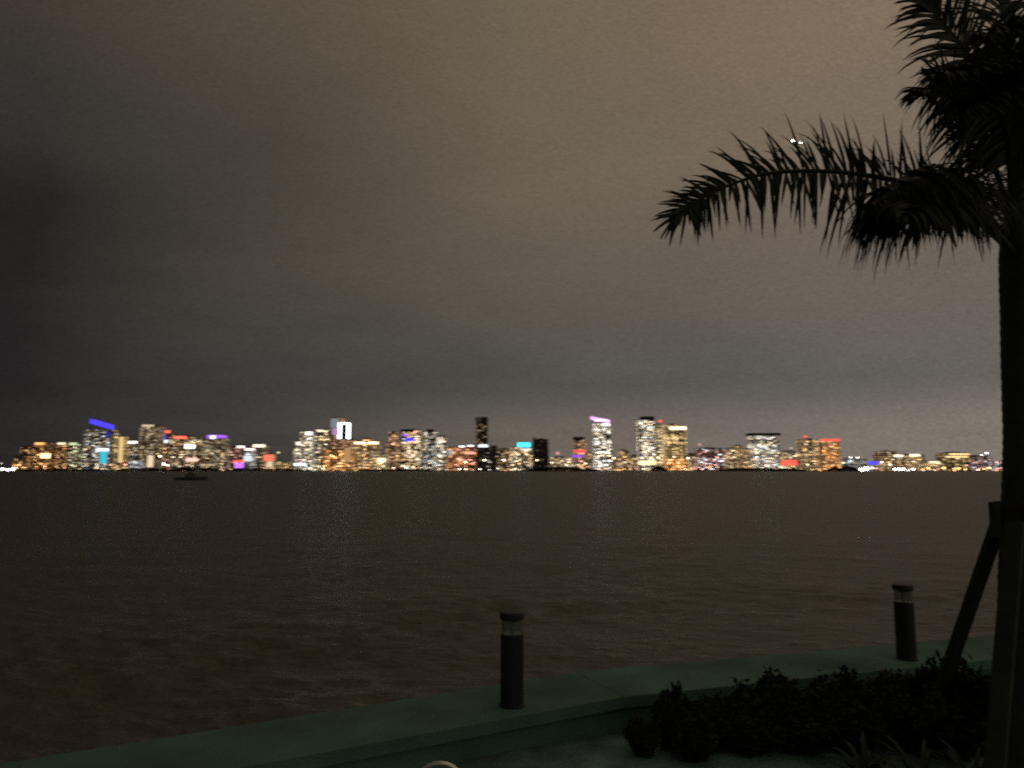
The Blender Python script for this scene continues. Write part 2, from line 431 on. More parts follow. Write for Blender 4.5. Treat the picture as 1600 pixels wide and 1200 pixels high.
# the far side of the crown, to the right of the picture
Bx = axis[-1].copy()
for k, (ax, ay, hz, sd) in enumerate([(1.6, .4, .9, 10), (1.5, -.9, .3, 11), (1.1, 1.2, 1.0, 12), (1.5, 1.0, .4, 13), (1.0, -.2, 1.7, 14), (1.3, -.5, 1.3, 15)]):
    e = Vector((ax, ay, 0))
    frond([Bx, Bx + e*.18 + Vector((0, 0, .30 + hz*.25)), Bx + e*.5 + Vector((0, 0, .45 + hz*.5)), Bx + e*.9 + Vector((0, 0, .42 + hz*.55)), Bx + e*1.3 + Vector((0, 0, .1 + hz*.45))],
          (-ay, ax, .1), .46, sd, npair=64, droop=.7, lift=.1, width=.034, t0=.22)

# timber braces leaning on the trunk, each standing in the soil
def brace(p_top, p_bot, wdt, thk, label):
    mid = (p_top + p_bot)/2; dz = p_top - p_bot; L = dz.length
    root = tag(bpy.data.objects.new('tree_brace', bpy.data.meshes.new('tree_brace')), label, 'tree brace', 'timber braces round the palm trunk')
    bm = bmesh.new(); add_box(bm, -wdt/2, wdt/2, -thk/2, thk/2, -L/2, L/2)
    bmesh.ops.bevel(bm, geom=bm.edges[:], offset=.006, segments=2, affect='EDGES')
    bm.to_mesh(root.data); bm.free(); root.data.materials.append(m_wood)
    COL.objects.link(root)
    root.rotation_mode = 'QUATERNION'; root.rotation_quaternion = dz.to_track_quat('Z', 'Y'); root.location = mid
    return root
def to_ground(px, py, qx, qy, Yt, Yb):
    """point where the line through two image points meets the soil at depth Yb"""
    for k in range(400):
        s_ = k/100
        X_, Y_ = px + (qx - px)*s_, py + (qy - py)*s_
        if at(X_, Y_, Yb).z <= GROUND_Z - .04: return at(X_, Y_, Yb)
brace(at(1562, 812, 5.78), to_ground(1562, 812, 1493, 1012, 5.78, 6.75), .11, .06, 'leaning timber brace propping the palm trunk from its left side')
brace(at(1586, 815, 5.38), to_ground(1586, 815, 1570, 1010, 5.38, 5.0), .12, .055, 'upright timber brace standing in front of the palm trunk')
brace(at(1626, 812, 5.46), to_ground(1626, 812, 1690, 1010, 5.46, 5.1), .10, .055, 'timber brace leaning on the hidden right side of the palm trunk')

# ------------------------------------------------------------------ shrubs in front of the wall
m_leaf = simple('shrub_leaf', (.011, .019, .010), .75, .5, 9, 0)
m_stem = simple('shrub_stem', (.03, .026, .018), .9, .3, 9, .3)
def shrub_meshes(seed, h, wd, nleaf):
    rnd = random.Random(seed)
    bm = bmesh.new()
    tips = []
    for k in range(26):
        a = rnd.uniform(0, 2*math.pi); rr_ = wd*math.sqrt(rnd.random())*.85
        hh = h*(1 - .45*(rr_/wd)**2)*rnd.uniform(.62, 1.1)
        base = Vector((rr_*.25*math.cos(a), rr_*.25*math.sin(a), -.03)); tip = Vector((rr_*math.cos(a), rr_*math.sin(a), hh))
        midp = (base + tip)/2 + Vector((rnd.uniform(-.04, .04), rnd.uniform(-.04, .04), .03))
        pts = catmull([base, midp, tip], 8); add_tube(bm, pts, [.007*(1 - .8*i/8) for i in range(9)], 5); tips.append(pts)
    stems = bpy.data.meshes.new('stems'); bm.to_mesh(stems); bm.free(); stems.materials.append(m_stem)
    v = []; f = []
    for k in range(nleaf):
        pts = rnd.choice(tips); u = rnd.random()**.6*8; i = min(int(u), 7); p = pts[i].lerp(pts[i+1], u - i)
        p = p + Vector((rnd.gauss(0, .035), rnd.gauss(0, .035), rnd.gauss(0, .03)))
        d = Vector((rnd.gauss(0, 1), rnd.gauss(0, 1), rnd.gauss(.55, .7))).normalized(); sdv = d.cross(Vector((rnd.gauss(0, 1), rnd.gauss(0, 1), rnd.gauss(0, 1)))).normalized()
        l = rnd.uniform(.04, .085); wv = l*rnd.uniform(.22, .34); nn = d.cross(sdv)*l*.12
        b_ = len(v)
        v += [p, p + d*l*.45 + sdv*wv, p + d*l + nn, p + d*l*.45 - sdv*wv, p + d*l*.5 - nn]
        f += [(b_, b_+1, b_+4), (b_+1, b_+2, b_+4), (b_+2, b_+3, b_+4), (b_+3, b_, b_+4)]
    lv = bpy.data.meshes.new('foliage'); lv.from_pydata([tuple(q) for q in v], [], f); lv.update(); lv.materials.append(m_leaf)
    return stems, lv
kinds = [shrub_meshes(21, .50, .30, 2600), shrub_meshes(22, .46, .34, 2800), shrub_meshes(23, .58, .27, 2400)]
SH = [ # px, depth, kind, scale, top pixel, label
 (1003, 6.28, 1, .42, 1108, 'small low dark shrub at the left end of the row before the sea wall'),
 (1052, 6.42, 0, .55, 1064, 'pointed dark shrub rising second from the left end of the shrub row'),
 (1112, 6.45, 1, .75, 1074, 'low rounded dark shrub between the pointed shrub and the tall round one'),
 (1192, 6.65, 0, .95, 1036, 'tall round dark shrub in the middle of the row before the wall'),
 (1256, 6.62, 1, .8, 1062, 'lower dark shrub in the dip right of the tall round one'),
 (1312, 6.75, 2, .9, 1032, 'narrow peaked dark shrub left of the shrub that hides the bollard foot'),
 (1370, 6.90, 0, .95, 1040, 'wide dark shrub just left of the bollard behind it'),
 (1428, 7.00, 1, 1., 1034, 'dark shrub hiding the foot of the right hand bollard light'),
 (1490, 6.70, 0, .95, 1022, 'dark shrub at the foot of the leaning palm brace'),
 (1535, 6.40, 2, .9, 1020, 'dark shrub squeezed between the leaning brace and the palm trunk'),
 (1085, 6.22, 1, .62, 1100, 'front low shrub left of the other front shrubs, by the bare soil'),
 (1170, 6.20, 1, .75, 1092, 'front low shrub standing before the tall round shrub'),
 (1255, 6.22, 2, .85, 1098, 'front low shrub standing before the lower shrub in the dip'),
 (1330, 6.25, 1, .85, 1085, 'front low shrub standing before the narrow peaked shrub'),
 (1412, 6.25, 0, .9, 1078, 'front shrub standing before the one that hides the bollard foot'),
 (1482, 6.10, 1, .85, 1070, 'front shrub standing before the foot of the leaning brace'),
]
for i, (px, Y, k, sc, ytop, label) in enumerate(SH):
    ytop += 12
    if i >= 11: Y += .15
    p = at(px, 1100, Y); p.z = GROUND_Z
    gap = min((p - WV).dot(NA_), (p - WV).dot(NB_)) if px < 1000 else (p - WV).dot(NB_)
    gap -= wid + sc*1.12*(.30, .34, .27)[k]*.8 - p.z*0
    if gap < 0: p -= NB_*gap; p.z = GROUND_Z
    H = at(px, ytop, p.y).z - GROUND_Z
    root = thing('shrub', label, 'shrub', p, 'dark shrubs planted before the sea wall', rotz=i*2.1)
    zs = H/(.50, .46, .58)[k]/1.04
    root.scale = (sc*1.12, sc*1.12, zs)
    link('stems', kinds[k][0], parent=root); link('foliage', kinds[k][1], parent=root)

# strap-leaved plants at lower right, faintly green
m_blade = simple('strap_leaf', (.016, .036, .017), .7, .4, 5, 0)
def strap_plant(px, Y, seed, n, l, label):
    rnd = random.Random(seed); p = at(px, 1100, Y); p.z = GROUND_Z - .02
    root = thing('strap_leaf_plant', label, 'plant', p, 'strap leaved plants at lower right')
    for k in range(n):
        a = 2*math.pi*k/n + rnd.uniform(-.3, .3); e = Vector((math.cos(a), math.sin(a), 0)); sd = Vector((-e.y, e.x, 0))
        L = l*rnd.uniform(.7, 1.1); el = rnd.uniform(.7, 1.35); q = e*.02; bm = bmesh.new(); prevr = None
        for j in range(9):
            v = j/8; ang_ = el - v*v*rnd.uniform(1.0, 1.4)
            if j: q = q + (e*math.cos(ang_) + Vector((0, 0, math.sin(ang_))))*(L/8)
            wv = .022*(1 - v**2.5)*min(1, .5 + v*2) + .001
            ring = [bm.verts.new(q + sd*wv + Vector((0, 0, wv*.4))), bm.verts.new(q), bm.verts.new(q - sd*wv + Vector((0, 0, wv*.4)))]
            if prevr: bm.faces.new((prevr[0], ring[0], ring[1], prevr[1])); bm.faces.new((prevr[1], ring[1], ring[2], prevr[2]))
            prevr = ring
        bm_obj('blade', bm, m_blade, root, smooth=True)
strap_plant(1350, 5.75, 31, 22, .42, 'green strap leaved plant leftmost of three, below the front shrubs')
strap_plant(1435, 5.55, 32, 24, .46, 'green strap leaved plant in the middle of three, below the front shrubs')
strap_plant(1515, 5.6, 33, 20, .45, 'green strap leaved plant rightmost of three, beside the palm trunk base')

# curved steel hand rail whose bend just reaches into the picture
m_steel = simple('polished_steel', (.75, .78, .76), .22, .08, 20, 0, metal=1.0)
hd = 2.7; rc = at(688, 1193, hd); rad = .085
bm = bmesh.new()
pts = [rc + Vector((-rad, .02, -1.25)), rc + Vector((-rad, .02, -.6)), rc + Vector((-rad, .01, -rad))]
for k in range(1, 12):
    a = math.pi - math.pi*k/12*1.0; pts.append(rc + Vector((rad*math.cos(a), .0, rad*math.sin(a) - rad)))
pts += [rc + Vector((rad, -.01, -rad)), rc + Vector((rad, -.02, -.35))]
add_tube(bm, pts, .009, 12)
tag(bm_obj('hand_rail', bm, m_steel, smooth=True), 'curved polished steel rail bend poking up at the bottom edge of the picture', 'hand rail')

# ------------------------------------------------------------------ the far shore
m_land = simple('shore_land', (.03, .028, .02), .95, .3, .01, 0)
SHORE = 2820.0
bm = bmesh.new()
front = [(-9000, 2900), (-4000, 2850), (-1800, SHORE), (-600, SHORE + 15), (300, SHORE), (1200, SHORE + 10), (2200, SHORE), (4500, 2880), (9000, 2900)]
ft = [bm.verts.new((a, c, 1.6)) for a, c in front]; fb = [bm.verts.new((a, c - 6, -1)) for a, c in front]; bk = [bm.verts.new((a, 9000, 1.6)) for a, c in front]
for i in range(len(front) - 1):
    bm.faces.new((fb[i], fb[i+1], ft[i+1], ft[i])); bm.faces.new((ft[i], ft[i+1], bk[i+1], bk[i]))
bm_obj('shore', bm, m_land, kind='structure')
ZL = 1.6

PAL = dict(warm=(1, .60, .26), cream=(1, .80, .52), white=(1, .95, .86), cool=(.84, .93, 1), orange=(1, .40, .11), red=(1, .11, .07), pink=(1, .42, .36),
           blue=(.055, .035, .80), violet=(.42, .12, 1), lilac=(.80, .42, 1), cyan=(.04, .72, .95), green=(.74, .88, .46), yellow=(1, .70, .30), ice=(.72, .86, 1))
EM = {}
def em(c, s):
    k = (c, s)
    if k not in EM: EM[k] = emitter('light_%s_%s' % (c, str(s).replace('.', '_')), PAL[c], s)
    return EM[k]

def facade(name, wall, win, win2, p, strength, bay, fh, seed, glow=0.):
    m, t, b = mat(name)
    co = t.new('ShaderNodeTexCoord').outputs['Object']
    s3 = t.new('ShaderNodeSeparateXYZ'); t.put(s3.inputs[0], co)
    hx = t.math('DIVIDE', t.math('ADD', t.math('ADD', s3.outputs[0], s3.outputs[1]), 1000.), bay)
    vz = t.math('DIVIDE', t.math('ADD', s3.outputs[2], .01), fh)
    c = t.new('ShaderNodeCombineXYZ'); t.put(c.inputs[0], t.math('FLOOR', hx)); t.put(c.inputs[1], t.math('FLOOR', vz)); c.inputs[2].default_value = seed
    wn = t.new('ShaderNodeTexWhiteNoise', noise_dimensions='3D'); t.put(wn.inputs[0], c.outputs[0])
    s4 = t.new('ShaderNodeSeparateColor'); t.put(s4.inputs[0], wn.outputs['Color'])
    big = t.noise(c.outputs[0], .23, 2)
    th = t.math('SUBTRACT', 1.0, t.math('MULTIPLY', p*3.3, big))
    lit = t.math('GREATER_THAN', s4.outputs[0], th)
    fx = t.math('FRACT', hx); fz = t.math('FRACT', vz)
    mk = t.math('MULTIPLY', t.math('MULTIPLY', t.math('GREATER_THAN', fx, .10), t.math('LESS_THAN', fx, .90)),
                t.math('MULTIPLY', t.math('GREATER_THAN', fz, .22), t.math('LESS_THAN', fz, .86)))
    ng = t.new('ShaderNodeSeparateXYZ'); t.put(ng.inputs[0], t.new('ShaderNodeNewGeometry').outputs['Normal'])
    side = t.math('LESS_THAN', t.math('ABSOLUTE', ng.outputs[2]), .5)
    mk = t.math('MULTIPLY', mk, side)
    br = t.math('ADD', .30, t.math('MULTIPLY', t.math('POWER', s4.outputs[1], 2.5), 2.1))  # raised dim floor: window emission also stands in for light on the walls
    e = t.math('MULTIPLY', t.math('MULTIPLY', lit, mk), t.math('MULTIPLY', br, strength))
    wr = t.new('ShaderNodeTexWhiteNoise', noise_dimensions='1D'); t.put(wr.inputs['W'], t.math('ADD', t.math('FLOOR', vz), seed*1.7 + .5))
    wc = t.new('ShaderNodeTexWhiteNoise', noise_dimensions='1D'); t.put(wc.inputs['W'], t.math('ADD', t.math('FLOOR', hx), seed*2.3 + .5))
    e = t.math('MULTIPLY', e, t.math('MULTIPLY', t.math('ADD', .35, t.math('MULTIPLY', wr.outputs[0], 1.35)), t.math('ADD', .3, t.math('MULTIPLY', t.math('GREATER_THAN', wc.outputs[0], .22), .8))))
    colr = t.mix(t.math('GREATER_THAN', s4.outputs[2], .68), (*PAL[win], 1), (*PAL[win2], 1))
    t.put(b.inputs['Base Color'], t.mix(mk, (*wall, 1), (.035, .037, .04, 1)))
    b.inputs['Roughness'].default_value = .6
    t.put(b.inputs['Emission Color'], colr); t.put(b.inputs['Emission Strength'], e)
    m.cycles.emission_sampling = 'NONE'
    return m

WIN_ME = {}
def win_mesh(c, s):
    k = (c, s)
    if k not in WIN_ME:
        bm = bmesh.new(); add_box(bm, -.5, .5, -.5, .5, -.5, .5); me = bpy.data.meshes.new('lit_window'); bm.to_mesh(me); bm.free(); me.materials.append(em(c, s)); WIN_ME[k] = me
    return WIN_ME[k]
m_roofd = simple('roof_concrete', (.10, .10, .10), .9, .2, .05, 0)
m_darkm = simple('dark_steel', (.03, .03, .032), .6, .2, .05, 0)

SHORT = []        # (x0, x1, short phrase) for naming the lamps below
def building(x0, x1, ytop, Y, name, label, short=None, wall=(.22, .20, .17), win='warm', win2='cream', p=.3, s=.8, n=14, ns=2.2, bay=9., fh=5.2,
             extra=(), feat=(), cat='building', wcol=None, base=None, podium=0, seed=None):
    """x0..x1 and ytop in photo pixels, Y metres away. extra = more tower blocks (x0, x1, ytop), feat = lit pieces"""
    seed = seed if seed is not None else int(x0*7 + ytop)
    rnd = random.Random(seed)
    k = Y/F
    X0, X1 = (x0 - 800)*k*1.0, (x1 - 800)*k*1.0
    zt = lambda py: HC + (735 - py)*k
    cx = (X0 + X1)/2
    root = thing(name, label, cat, (cx, Y, ZL))
    wdt = X1 - X0; dep = max(24, min(60, wdt*.8))
    m = facade(name + '_facade', wall, win, win2, p, s, bay, fh, seed)
    Z = zt(ytop) - ZL
    def L(px): return (px - 800)*k - cx
    blocks = [(x0, x1, ytop)] + list(extra)
    for bi, (a, c, yt) in enumerate(blocks):
        off = 0 if bi == 0 else -1.2*bi
        z1 = zt(yt) - ZL
        box('tower' if bi == 0 else 'wing', L(a), L(c), off, off + dep, 0, z1, m, root)
        box('roof', L(a) - .8, L(c) + .8, off - .8, off + dep + .8, z1 + .02, z1 + 1.4, m_roofd, root)
        wsp = L(c) - L(a)
        if z1 > 40:
            box('plant_room', L(a) + wsp*.3, L(c) - wsp*.3, off + dep*.3, off + dep*.7, z1 + 1.42, z1 + 5, m_roofd, root)
    # rooms with the lights full on: their panes stand just proud of the front
    cols = wcol or (win, win, win2)
    for i in range(n):
        a, c, yt = blocks[0] if (len(blocks) == 1 or rnd.random() < .6) else rnd.choice(blocks[1:])
        off = 0 if (a, c, yt) == blocks[0] else -1.2*blocks.index((a, c, yt))
        z1 = zt(yt) - ZL
        if z1 < 8: continue
        wv = rnd.uniform(6, 15); zz = (int(rnd.uniform(1, z1/fh - 1))+.5)*fh if z1 > 3*fh else z1*.5
        lo, hi = L(a) + wv/2 + 1, L(c) - wv/2 - 1
        if hi <= lo: continue
        o = link('lit_window', win_mesh(rnd.choice(cols), round(ns*rnd.choice((.6, 1.0, 1.7)), 2)), parent=root)
        o.location = (rnd.uniform(lo, hi), off - .12, zz); o.scale = (wv, .2, rnd.uniform(2.6, 3.8))
    if podium:
        box('podium', L(x0) - 6, L(x1) + 6, -9, dep*.8, 0, podium, m, root)
    for ft_ in feat:
        kind, a, c, y0, y1, col, st = ft_[:7]
        z0, z1 = zt(y1) - ZL, zt(y0) - ZL
        if kind == 'frame':            # upright lit outline standing on the roof front
            tw = (L(c) - L(a))*.24
            bm = bmesh.new()
            yo = -3.0
            add_box(bm, L(a), L(a) + tw, yo, yo + 2, z0, z1 - 6.01); add_box(bm, L(c) - tw, L(c), yo, yo + 2, z0, z1 - 6.01)
            add_box(bm, L(a), L(c), yo, yo + 2, z1 - 6, z1); bm_obj('lit_frame', bm, em(col, st), root)
            box('frame_infill', L(a) + tw + .05, L(c) - tw - .05, yo + .8, yo + 1.6, z0, z1 - 6.05, m_darkm, root)
        elif kind == 'wedge':          # lit crown, its slope shaped after the streak of a shaken camera
            bm = bmesh.new(); d0, d1 = -1.5, dep*.5; th = (z1 - z0)*.42
            P = [bm.verts.new(q) for q in ((L(a), d0, z1 - th), (L(c), d0, z0), (L(c), d1, z0), (L(a), d1, z1 - th), (L(a), d0, z1), (L(c), d0, z0 + th), (L(c), d1, z0 + th), (L(a), d1, z1))]
            for f in ((0,3,2,1),(4,5,6,7),(0,1,5,4),(1,2,6,5),(2,3,7,6),(3,0,4,7)): bm.faces.new([P[i] for i in f])
            bm_obj('lit_crown', bm, em(col, st), root)
            zr = zt(ytop) - ZL + 1.4
            for xx in (L(a) + 2, L(c) - 2): box('crown_post', xx - .8, xx + .8, 2, 4, zr, max(zr + .5, z0 + (z1 - z0)*(.5 if xx < 0 else .0)), m_darkm, root)
        elif kind == 'crown':          # whole lit top storey, all round
            box('lit_crown', L(a), L(c), -1.6, dep + 1.6, z0, z1, em(col, st), root)
        elif kind == 'dark':           # unlit slab or mast on top
            box('dark_top', L(a), L(c), -1.6, dep + 1.6, z0, z1, m_darkm, root)
        elif kind == 'sign': box('lit_sign', L(a), L(c), -2.2 - rnd.random()*.3, -1.7, z0, z1, em(col, st), root)
        elif kind == 'panel': box('lit_panel', L(a), L(c), -3.6 - rnd.random()*.3, -3.1, z0, z1, em(col, st), root)
        elif kind == 'glow': box('lit_core', L(a), L(c), -1.0 - rnd.random()*.2, -.5, z0, z1, em(col, st), root)
        elif kind == 'bar': box('roof_light', L(a), L(c), -1.3 - rnd.random()*.2, 1.5, z0, z1, em(col, st), root)
        elif kind == 'beacon':
            xm = L((a + c)/2); zr = zt(ytop) - ZL + 1.4
            box('mast', xm - .4, xm + .4, 3, 3.8, zr, max(z0, zr + .5), m_darkm, root)
            bm = bmesh.new(); bmesh.ops.create_icosphere(bm, subdivisions=2, radius=(z1 - z0)/2)
            o = bm_obj('beacon_lamp', bm, em(col, st), root, (xm, 3.4, max(z0, zr + .5) + (z1 - z0)/2))
    SHORT.append((x0, x1, short or label))
    return root

TAN, BRN, GRY, DRK, GRN = (.30, .25, .19), (.24, .17, .12), (.25, .25, .25), (.04, .04, .045), (.22, .24, .19)
B = building
# --- left third
B(24, 46, 713, 2950, 'low_building', 'low dim building at the far left end of the skyline', 'the low leftmost building', BRN, 'orange', 'warm', .35, .5, 5)
B(35, 53, 698, 3150, 'apartment_tower', 'dim narrow brown tower, first tower from the left end of the skyline', 'the dim first tower', BRN, 'warm', 'orange', .25, .35, 6, 1.2)
B(54, 79, 693, 3050, 'apartment_block', 'brown block with a strong orange roof lamp near the left end of the skyline', 'the brown block with the orange roof lamp', BRN, 'orange', 'warm', .35, .55, 12, 1.8, feat=[('bar', 57, 71, 692, 695, 'orange', 2.2), ('panel', 68, 82, 709, 716, 'warm', 4)])
B(80, 107, 695, 3100, 'apartment_block', 'brownish mid rise with cream roof light, right of the orange lamp block', 'the brownish mid rise', BRN, 'warm', 'orange', .35, .5, 12, 1.5, feat=[('bar', 92, 104, 692, 695, 'cream', 1.6)])
B(108, 133, 694, 3080, 'apartment_block', 'greenish lit mid rise just left of the blue topped tower', 'the greenish mid rise', GRN, 'cream', 'green', .35, .45, 12, 1.4, feat=[('bar', 110, 122, 692, 696, 'green', .9)])
B(131, 176, 672, 3000, 'office_tower', 'grey tower with a deep blue crown light smeared aslant near the left end', 'the blue crowned tower', (.26, .24, .27), 'cream', 'cool', .4, .42, 20, 1.4,
  feat=[('wedge', 140, 172, 655, 671, 'blue', 1.5), ('panel', 160, 170, 706, 724, 'cyan', .75), ('sign', 154, 172, 701, 705, 'ice', 2.6), ('sign', 165, 173, 675, 683, 'blue', .3)])
B(177, 195, 682, 2960, 'hotel_slab', 'slim yellow lit slab tower right of the blue crowned tower', 'the yellow lit slab', TAN, 'yellow', 'warm', .75, .55, 8, 1.2, feat=[('glow', 188, 194, 683, 723, 'yellow', .85)])
B(196, 218, 692, 3040, 'apartment_block', 'grey green block with a bright white bar of light along its roof', 'the white barred block', GRN, 'cream', 'cool', .3, .3, 8, .9, feat=[('bar', 193, 215, 690, 693, 'white', 3.5)])
B(203, 222, 719, 2890, 'boathouse', 'small pale low building on the shore below the white barred block', 'the small pale boathouse', (.5, .5, .5), 'cool', 'white', .6, .5, 3, .9, fh=4)
B(218, 247, 665, 3020, 'apartment_tower', 'tall brown grey tower with a dim lit top, left of the red roofed tower', 'the tall brown grey tower', TAN, 'cream', 'warm', .5, .32, 14, .8, feat=[('bar', 222, 240, 664, 667, 'cream', .7), ('panel', 234, 243, 712, 730, 'cream', .85)])
B(243, 277, 680, 3110, 'office_tower', 'tower with red roof lights and a blue sign at the left of downtown', 'the red and blue signed tower', BRN, 'warm', 'pink', .35, .4, 12, 1.4,
  feat=[('bar', 247, 266, 673, 677, 'red', 1.8), ('sign', 245, 260, 681, 689, 'blue', 1.1), ('panel', 243, 264, 688, 692, 'ice', 1.8), ('panel', 238, 246, 678, 681, 'green', .5)])
B(266, 316, 683, 3000, 'apartment_block', 'wide block with a long red roof line and a bright white sign', 'the red roof lined block', BRN, 'cream', 'warm', .42, .42, 22, 1.5,
  feat=[('bar', 273, 292, 682, 686, 'red', 2.2), ('sign', 291, 306, 695, 701, 'white', 3.2), ('sign', 294, 311, 716, 721, 'pink', 2)])
B(318, 350, 685, 3000, 'apartment_tower', 'tower with a violet and blue lit top among brown blocks', 'the violet topped tower', TAN, 'cream', 'warm', .5, .38, 16, .9, feat=[('crown', 324, 346, 680, 685, 'violet', 1.1), ('sign', 330, 337, 681, 686, 'ice', 2.4)], extra=[(344, 353, 697)])
B(352, 385, 699, 3060, 'apartment_block', 'brown block with two white roof lamps and a red and violet lit base', 'the block with the violet lit base', BRN, 'pink', 'cream', .4, .4, 12, 1.1,
  feat=[('bar', 372, 383, 697, 700, 'white', 2.2), ('panel', 367, 385, 719, 722, 'red', 1.2), ('panel', 370, 388, 724, 731, 'violet', 1.9)])
B(383, 398, 702, 2960, 'apartment_block', 'small block with broad white lit floors beside the flat roofed brown building', 'the white floored block', TAN, 'white', 'cool', .45, .6, 4, 1.4, feat=[('sign', 383, 396, 712, 721, 'cool', .9), ('bar', 384, 399, 701, 704, 'white', 2)])
B(396, 417, 696, 3020, 'office_block', 'plain brown block with a bright cream band under its flat roof', 'the cream banded block', (.34, .26, .2), 'warm', 'cream', .5, .22, 3, .9, feat=[('bar', 397, 415, 695, 699, 'cream', 2.2)])
B(415, 429, 710, 2930, 'kiosk_building', 'little building glowing red above and cream below, alone on the low shore', 'the little red glowing building', BRN, 'warm', 'cream', .6, .8, 2, 1.2, fh=4, feat=[('sign', 415, 428, 711, 720, 'red', 1.9), ('panel', 420, 428, 721, 730, 'cream', .8)])
B(430, 466, 721, 2980, 'warehouse', 'long low warehouse with greenish orange light between two groups of towers', 'the long low warehouse', GRN, 'warm', 'green', .6, .5, 5, 1.2, fh=4, feat=[('beacon', 434, 438, 706, 709, 'cream', 1.6), ('panel', 462, 480, 724, 728, 'ice', 2.2)])
# --- second group
B(460, 474, 690, 3040, 'apartment_tower', 'lower narrow tower at the left foot of the bright twin towers', 'the lower narrow tower', TAN, 'cream', 'white', .5, .6, 10, 1.5, feat=[('sign', 464, 471, 691, 696, 'white', 1.4)])
B(470, 490, 675, 3000, 'apartment_tower', 'white windowed tower, left of the bright twin towers', 'the left twin tower', GRY, 'cream', 'white', .55, .8, 20, 1.7, feat=[('bar', 478, 488, 675, 680, 'white', 2.2), ('glow', 489, 493, 676, 724, 'cool', .12)])
B(493, 519, 672, 3030, 'apartment_tower', 'yellow windowed tower, right of the bright twin towers', 'the right twin tower', DRK, 'cream', 'yellow', .55, .85, 24, 1.8, feat=[('bar', 496, 505, 672, 675, 'cream', 1.8)])
B(515, 552, 686, 3010, 'office_tower', 'tower crowned by a brilliant white square frame sign and its smeared pale blue echo', 'the white frame signed tower', (.25, .2, .2), 'warm', 'pink', .5, .42, 16, 1.3,
  extra=[(516, 534, 653)], feat=[('frame', 529, 547, 661, 686, 'ice', 6), ('panel', 517, 528.5, 654, 669, 'ice', .22), ('panel', 520, 530, 670, 680, 'lilac', .55)])  # upper wing and pale panels added as the sign's motion echo
B(505, 550, 703, 2900, 'apartment_block', 'broad orange lit block in front of the white frame signed tower', 'the broad orange lit block', BRN, 'orange', 'warm', .6, .75, 26, 2.2, feat=[('glow', 539, 549, 700, 722, 'warm', .4)])
B(550, 592, 689, 3000, 'hotel', 'hotel with two white light bars on its roof', 'the hotel with two roof bars', TAN, 'warm', 'cream', .55, .5, 26, 1.5, extra=[(566, 580, 686)], feat=[('bar', 555, 570, 691, 694, 'cream', 3.2), ('bar', 576, 591, 691, 694, 'cream', 3.2), ('sign', 547, 551, 707, 714, 'blue', .5)])
B(588, 606, 711, 2930, 'apartment_block', 'small low block with bright yellow floors between hotel and dark tower', 'the small yellow block', TAN, 'yellow', 'cream', .6, .9, 8, 2.4, feat=[('sign', 591, 604, 716, 722, 'cream', 1.6)])
B(603, 625, 692, 3010, 'apartment_tower', 'stepped brown tower left of the blue lit dark tower', 'the stepped brown tower', BRN, 'warm', 'pink', .45, .55, 14, 1.7, extra=[(608, 620, 676)])
B(626, 656, 674, 3000, 'apartment_tower', 'dark tower with yellow windows and blue lights near its top', 'the blue lit dark tower', DRK, 'cream', 'warm', .5, .9, 26, 2.0, bay=10, feat=[('dark', 626, 652, 671, 675, 'red', 0), ('sign', 632, 648, 685, 690, 'blue', 1.6), ('panel', 629, 637, 679, 682, 'violet', .9), ('sign', 648, 652, 673, 676, 'pink', 1.6)])
B(660, 682, 675, 3020, 'apartment_tower', 'dark greenish tower with a peaked top and scattered white windows', 'the peaked dark tower', (.05, .06, .05), 'cream', 'cool', .42, .7, 20, 1.6, feat=[('dark', 667, 677, 671, 675, 'red', 0)])
B(683, 697, 682, 3000, 'apartment_tower', 'slim tower with bright floors, right neighbour of the peaked dark tower', 'the slim bright floored tower', (.08, .09, .07), 'cream', 'white', .5, .8, 14, 2.2)
B(699, 746, 699, 3050, 'apartment_block', 'low orange lit complex with white roof lamps left of the dark slender tower', 'the low orange complex', BRN, 'orange', 'pink', .5, .6, 22, 2.0, feat=[('bar', 718, 726, 697, 699, 'white', 2.8), ('bar', 731, 740, 696, 698, 'white', 2.6), ('sign', 700, 708, 703, 711, 'ice', .35), ('sign', 729, 741, 706, 710, 'pink', 1.2)])
B(744, 762, 654, 3040, 'office_tower', 'slender unlit dark tower standing highest in the middle of the skyline', 'the slender dark tower', (.035, .032, .03), 'warm', 'cream', .16, .25, 6, .35, feat=[('dark', 743.5, 748, 652, 664, 'red', 0), ('dark', 752, 762, 652, 662, 'red', 0)])
B(746, 777, 697, 2960, 'office_block', 'dark wide block with white lamps at the foot of the slender dark tower', 'the dark wide block', (.06, .06, .055), 'cream', 'cool', .15, .12, 3, .5, feat=[('bar', 748, 762, 695, 699, 'cool', 1.8)])
B(777, 799, 702, 3100, 'apartment_block', 'dim tan block between the dark wide block and the cyan signed tower', 'the dim tan block', TAN, 'warm', 'cream', .4, .3, 6, .8)
B(797, 832, 699, 3000, 'office_tower', 'mid rise tower under a bright cyan roof sign', 'the cyan signed tower', (.12, .12, .11), 'cream', 'warm', .5, .75, 22, 2.0, feat=[('sign', 809, 828, 692, 699, 'cyan', 2.2), ('panel', 811, 827, 694, 697, 'cyan', 3.6), ('bar', 814, 830, 701, 704, 'white', .9)])
B(833, 857, 687, 2990, 'office_block', 'square black unlit block right of the cyan signed tower', 'the square black block', (.025, .025, .023), 'warm', 'cream', .05, .12, 0, feat=[('dark', 833, 836, 684, 687, 'red', 0)])
